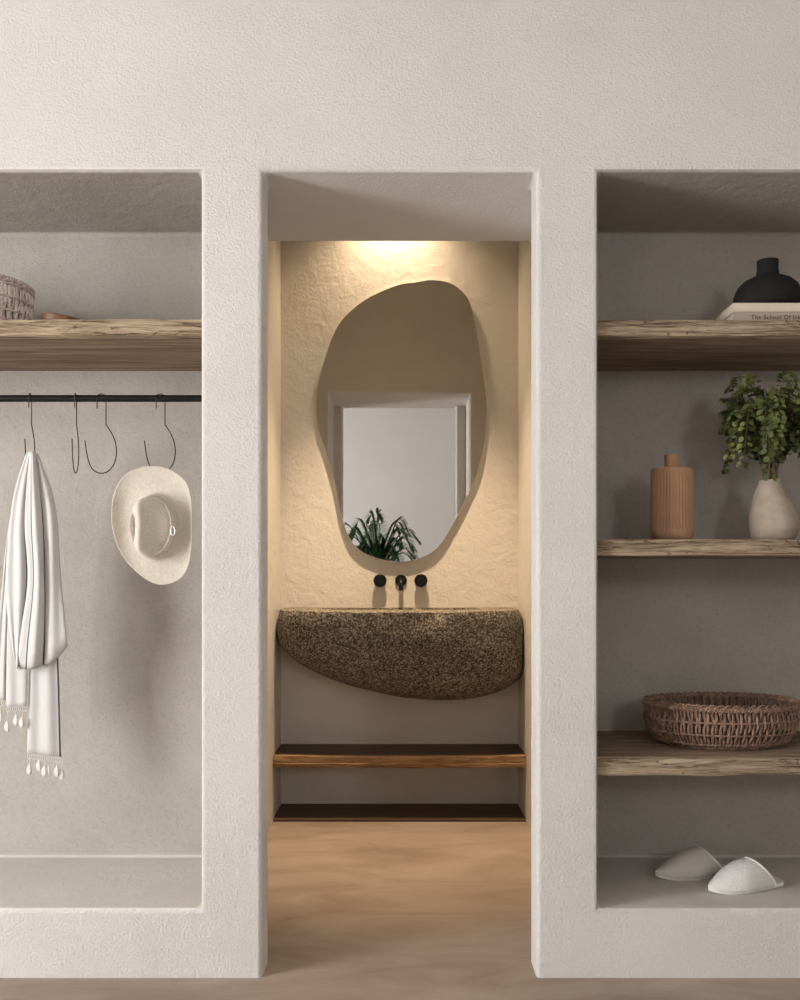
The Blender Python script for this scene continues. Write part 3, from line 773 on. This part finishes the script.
# ------------------------------------------------------------------ slippers
def slipper(toe, ang, label, terry, L=.278):
    t = thing('slipper', label, 'slipper', toe, 'white slippers in right niche')
    R = Matrix.Rotation(ang, 3, 'Z')
    def T(x, y, z): return Vector(toe) + R @ Vector((x, y, z))
    def wdt(s): # half width along length
        s = max(0, min(1, s))
        return .055 * (math.sin(min(1, s / .45) * PI / 2) ** .78) * (1 - .26 * max(0, (s - .42) / .58) ** 1.3) * (1 if s < .93 else math.sqrt(max(0, 1 - ((s - .93) / .07) ** 2)) * .999 + .001)
    mb = MB(); rows = []
    sss = [0.0, .01, .03, .06, .1, .16, .24, .34, .45, .56, .67, .78, .87, .93, .955, .975, .99, 1.0]
    ring_ = [(-1.0, .006), (-1.04, .010), (-1.0, .015), (-.6, .0155), (0, .0155), (.6, .0155), (1.0, .015), (1.04, .010), (1.0, .006), (.9, .0), (0, 0), (-.9, 0)]
    for s_ in sss:
        w_ = max(.001, wdt(s_)); bend = .010 * (1 - s_ / .2) ** 2 if s_ < .2 else 0
        rows.append([T(s_ * L, w_ * a, z + bend) for a, z in ring_])
    b = mb.grid(rows, close_u=True); n_ = len(ring_); mb.face([b + j for j in range(n_)]); mb.face([b + (len(sss) - 1) * n_ + j for j in range(n_)])
    mb.build('sole', M['slsole'], t)
    mb = MB(); rows = []
    for i in range(25):
        a = i / 24; r = []
        for j in range(29):
            ph = PI * j / 28; te = .80 - .22 * math.sin(ph) ** 1.3; s_ = a * te
            w_ = wdt(s_) * 1.0 + .002; h = .008 + .071 * math.sin(min(1, s_ / .58) * PI / 2) ** .95
            if s_ > .6: h *= 1 - .3 * (s_ - .6)
            ww = w_ * math.copysign(abs(math.cos(ph)) ** .85, math.cos(ph))
            bend = .010 * (1 - s_ / .2) ** 2 if s_ < .2 else 0
            r.append(T(s_ * L, ww, .010 + bend + h * math.sin(ph) ** .9))
        rows.append(r)
    mb.grid(rows)
    u = mb.build('upper', terry, t, ang=80)
    sd = u.modifiers.new('t', 'SOLIDIFY'); sd.thickness = .005; sd.offset = -1
    mb = MB(); mb.tube(rows[-1], .0035, 8); mb.build('edge_piping', M['slsole'], t)
    return t
M['smooth_towel'] = simple('smooth_white_felt', (.62, .59, .55), .9, bmp=.0005, bscale=300)
zf = .2045
p1 = W(708, 893, .13)
slipper((p1.x, .125, zf), math.radians(23), 'white terry slipper in front, overlapping the other, on the right niche floor', M['towel'])
p2 = W(656.5, 882, .25)
slipper((p2.x, .262, zf), math.radians(16), 'smooth greyish white slipper behind, partly hidden by the terry one', M['smooth_towel'])

# ------------------------------------------------------------------ potted palm (seen in the mirror)
PX, PY = -.24, -3.55
t = thing('potted_palm', 'green feather-leaved palm behind the viewer, seen reflected in the mirror', 'plant', (PX, PY, 0))
mb = MB(); mb.lathe([(.15, 0), (.165, .01), (.20, .40), (.205, .42), (.19, .42), (.185, .37), (.001, .37)], 48, c=(PX, PY, 0)); mb.build('pot', M['potclay'], t)
mb = MB(); mb.lathe([(.184, .372), (.10, .385), (.001, .39)], 32, c=(PX, PY, 0)); mb.build('soil', M['soil'], t)
rnd = random.Random(11)
fr = []
for i in range(30):
    a = i * 2.4 + rnd.uniform(-.3, .3); fr.append((a, rnd.uniform(.16, .42), rnd.uniform(.22, .62), rnd.uniform(.05, .28)))
fr += [(PI * .95, .10, .66, .03), (.3, .05, .68, .04), (PI, .38, .42, .1), (0, .40, .50, .12), (.1, .38, .24, .1), (PI * 1.1, .40, .2, .12), (PI * .9, .25, .5, .1)]
for (a, outr, hh, dr) in fr:
    b_ = Vector((PX + rnd.uniform(-.06, .06), PY + rnd.uniform(-.06, .06), .37)); k = Vector((PX + rnd.uniform(-.05, .05), PY + rnd.uniform(-.05, .05), 1.16))
    dirv = Vector((math.cos(a), math.sin(a), 0))
    path = catmull([b_, k, k + dirv * outr * .35 + Vector((0, 0, hh * .6)), k + dirv * outr * .75 + Vector((0, 0, hh)), k + dirv * outr * 1.1 + Vector((0, 0, hh - dr))], 22, False)
    mb = MB(); mb.tube(path, .005, 5, rfun=lambda q: .007 - .0055 * q)
    for q in range(32, len(path)):
        p = path[q]; d = (path[min(q + 1, len(path) - 1)] - path[q - 1]).normalized(); s_ = d.cross(Vector((0, 0, 1)))
        s_ = s_.normalized() if s_.length > .1 else Vector((1, 0, 0))
        f = math.sin(PI * (q - 26) / (len(path) - 20)) 
        for sg in (-1, 1):
            L = .05 + .095 * max(0, f); ld = (s_ * sg + d * .9 + Vector((0, 0, .25 + rnd.uniform(-.2, .2)))).normalized()
            wv = ld.cross(Vector((0, 0, 1))).normalized() * .0048; b0 = len(mb.v)
            for (fa, ww) in ((0, .4), (.35, 1), (.7, .8), (1, .05)):
                cc = p + ld * L * fa - Vector((0, 0, L * .35 * fa * fa)); mb.v += [tuple(cc - wv * ww), tuple(cc + wv * ww)]
            for z in range(3): mb.face([b0 + 2 * z, b0 + 2 * z + 1, b0 + 2 * z + 3, b0 + 2 * z + 2])
    mb.build('frond', M['palm'], t, recalc=False)

for o in bpy.data.objects:
    if '_o' in o: del o['_o']
vs = sc.view_settings; vs.view_transform = 'Standard'; vs.look = 'None'; vs.gamma = 1; vs.exposure = 0.0; vs.use_curve_mapping = False
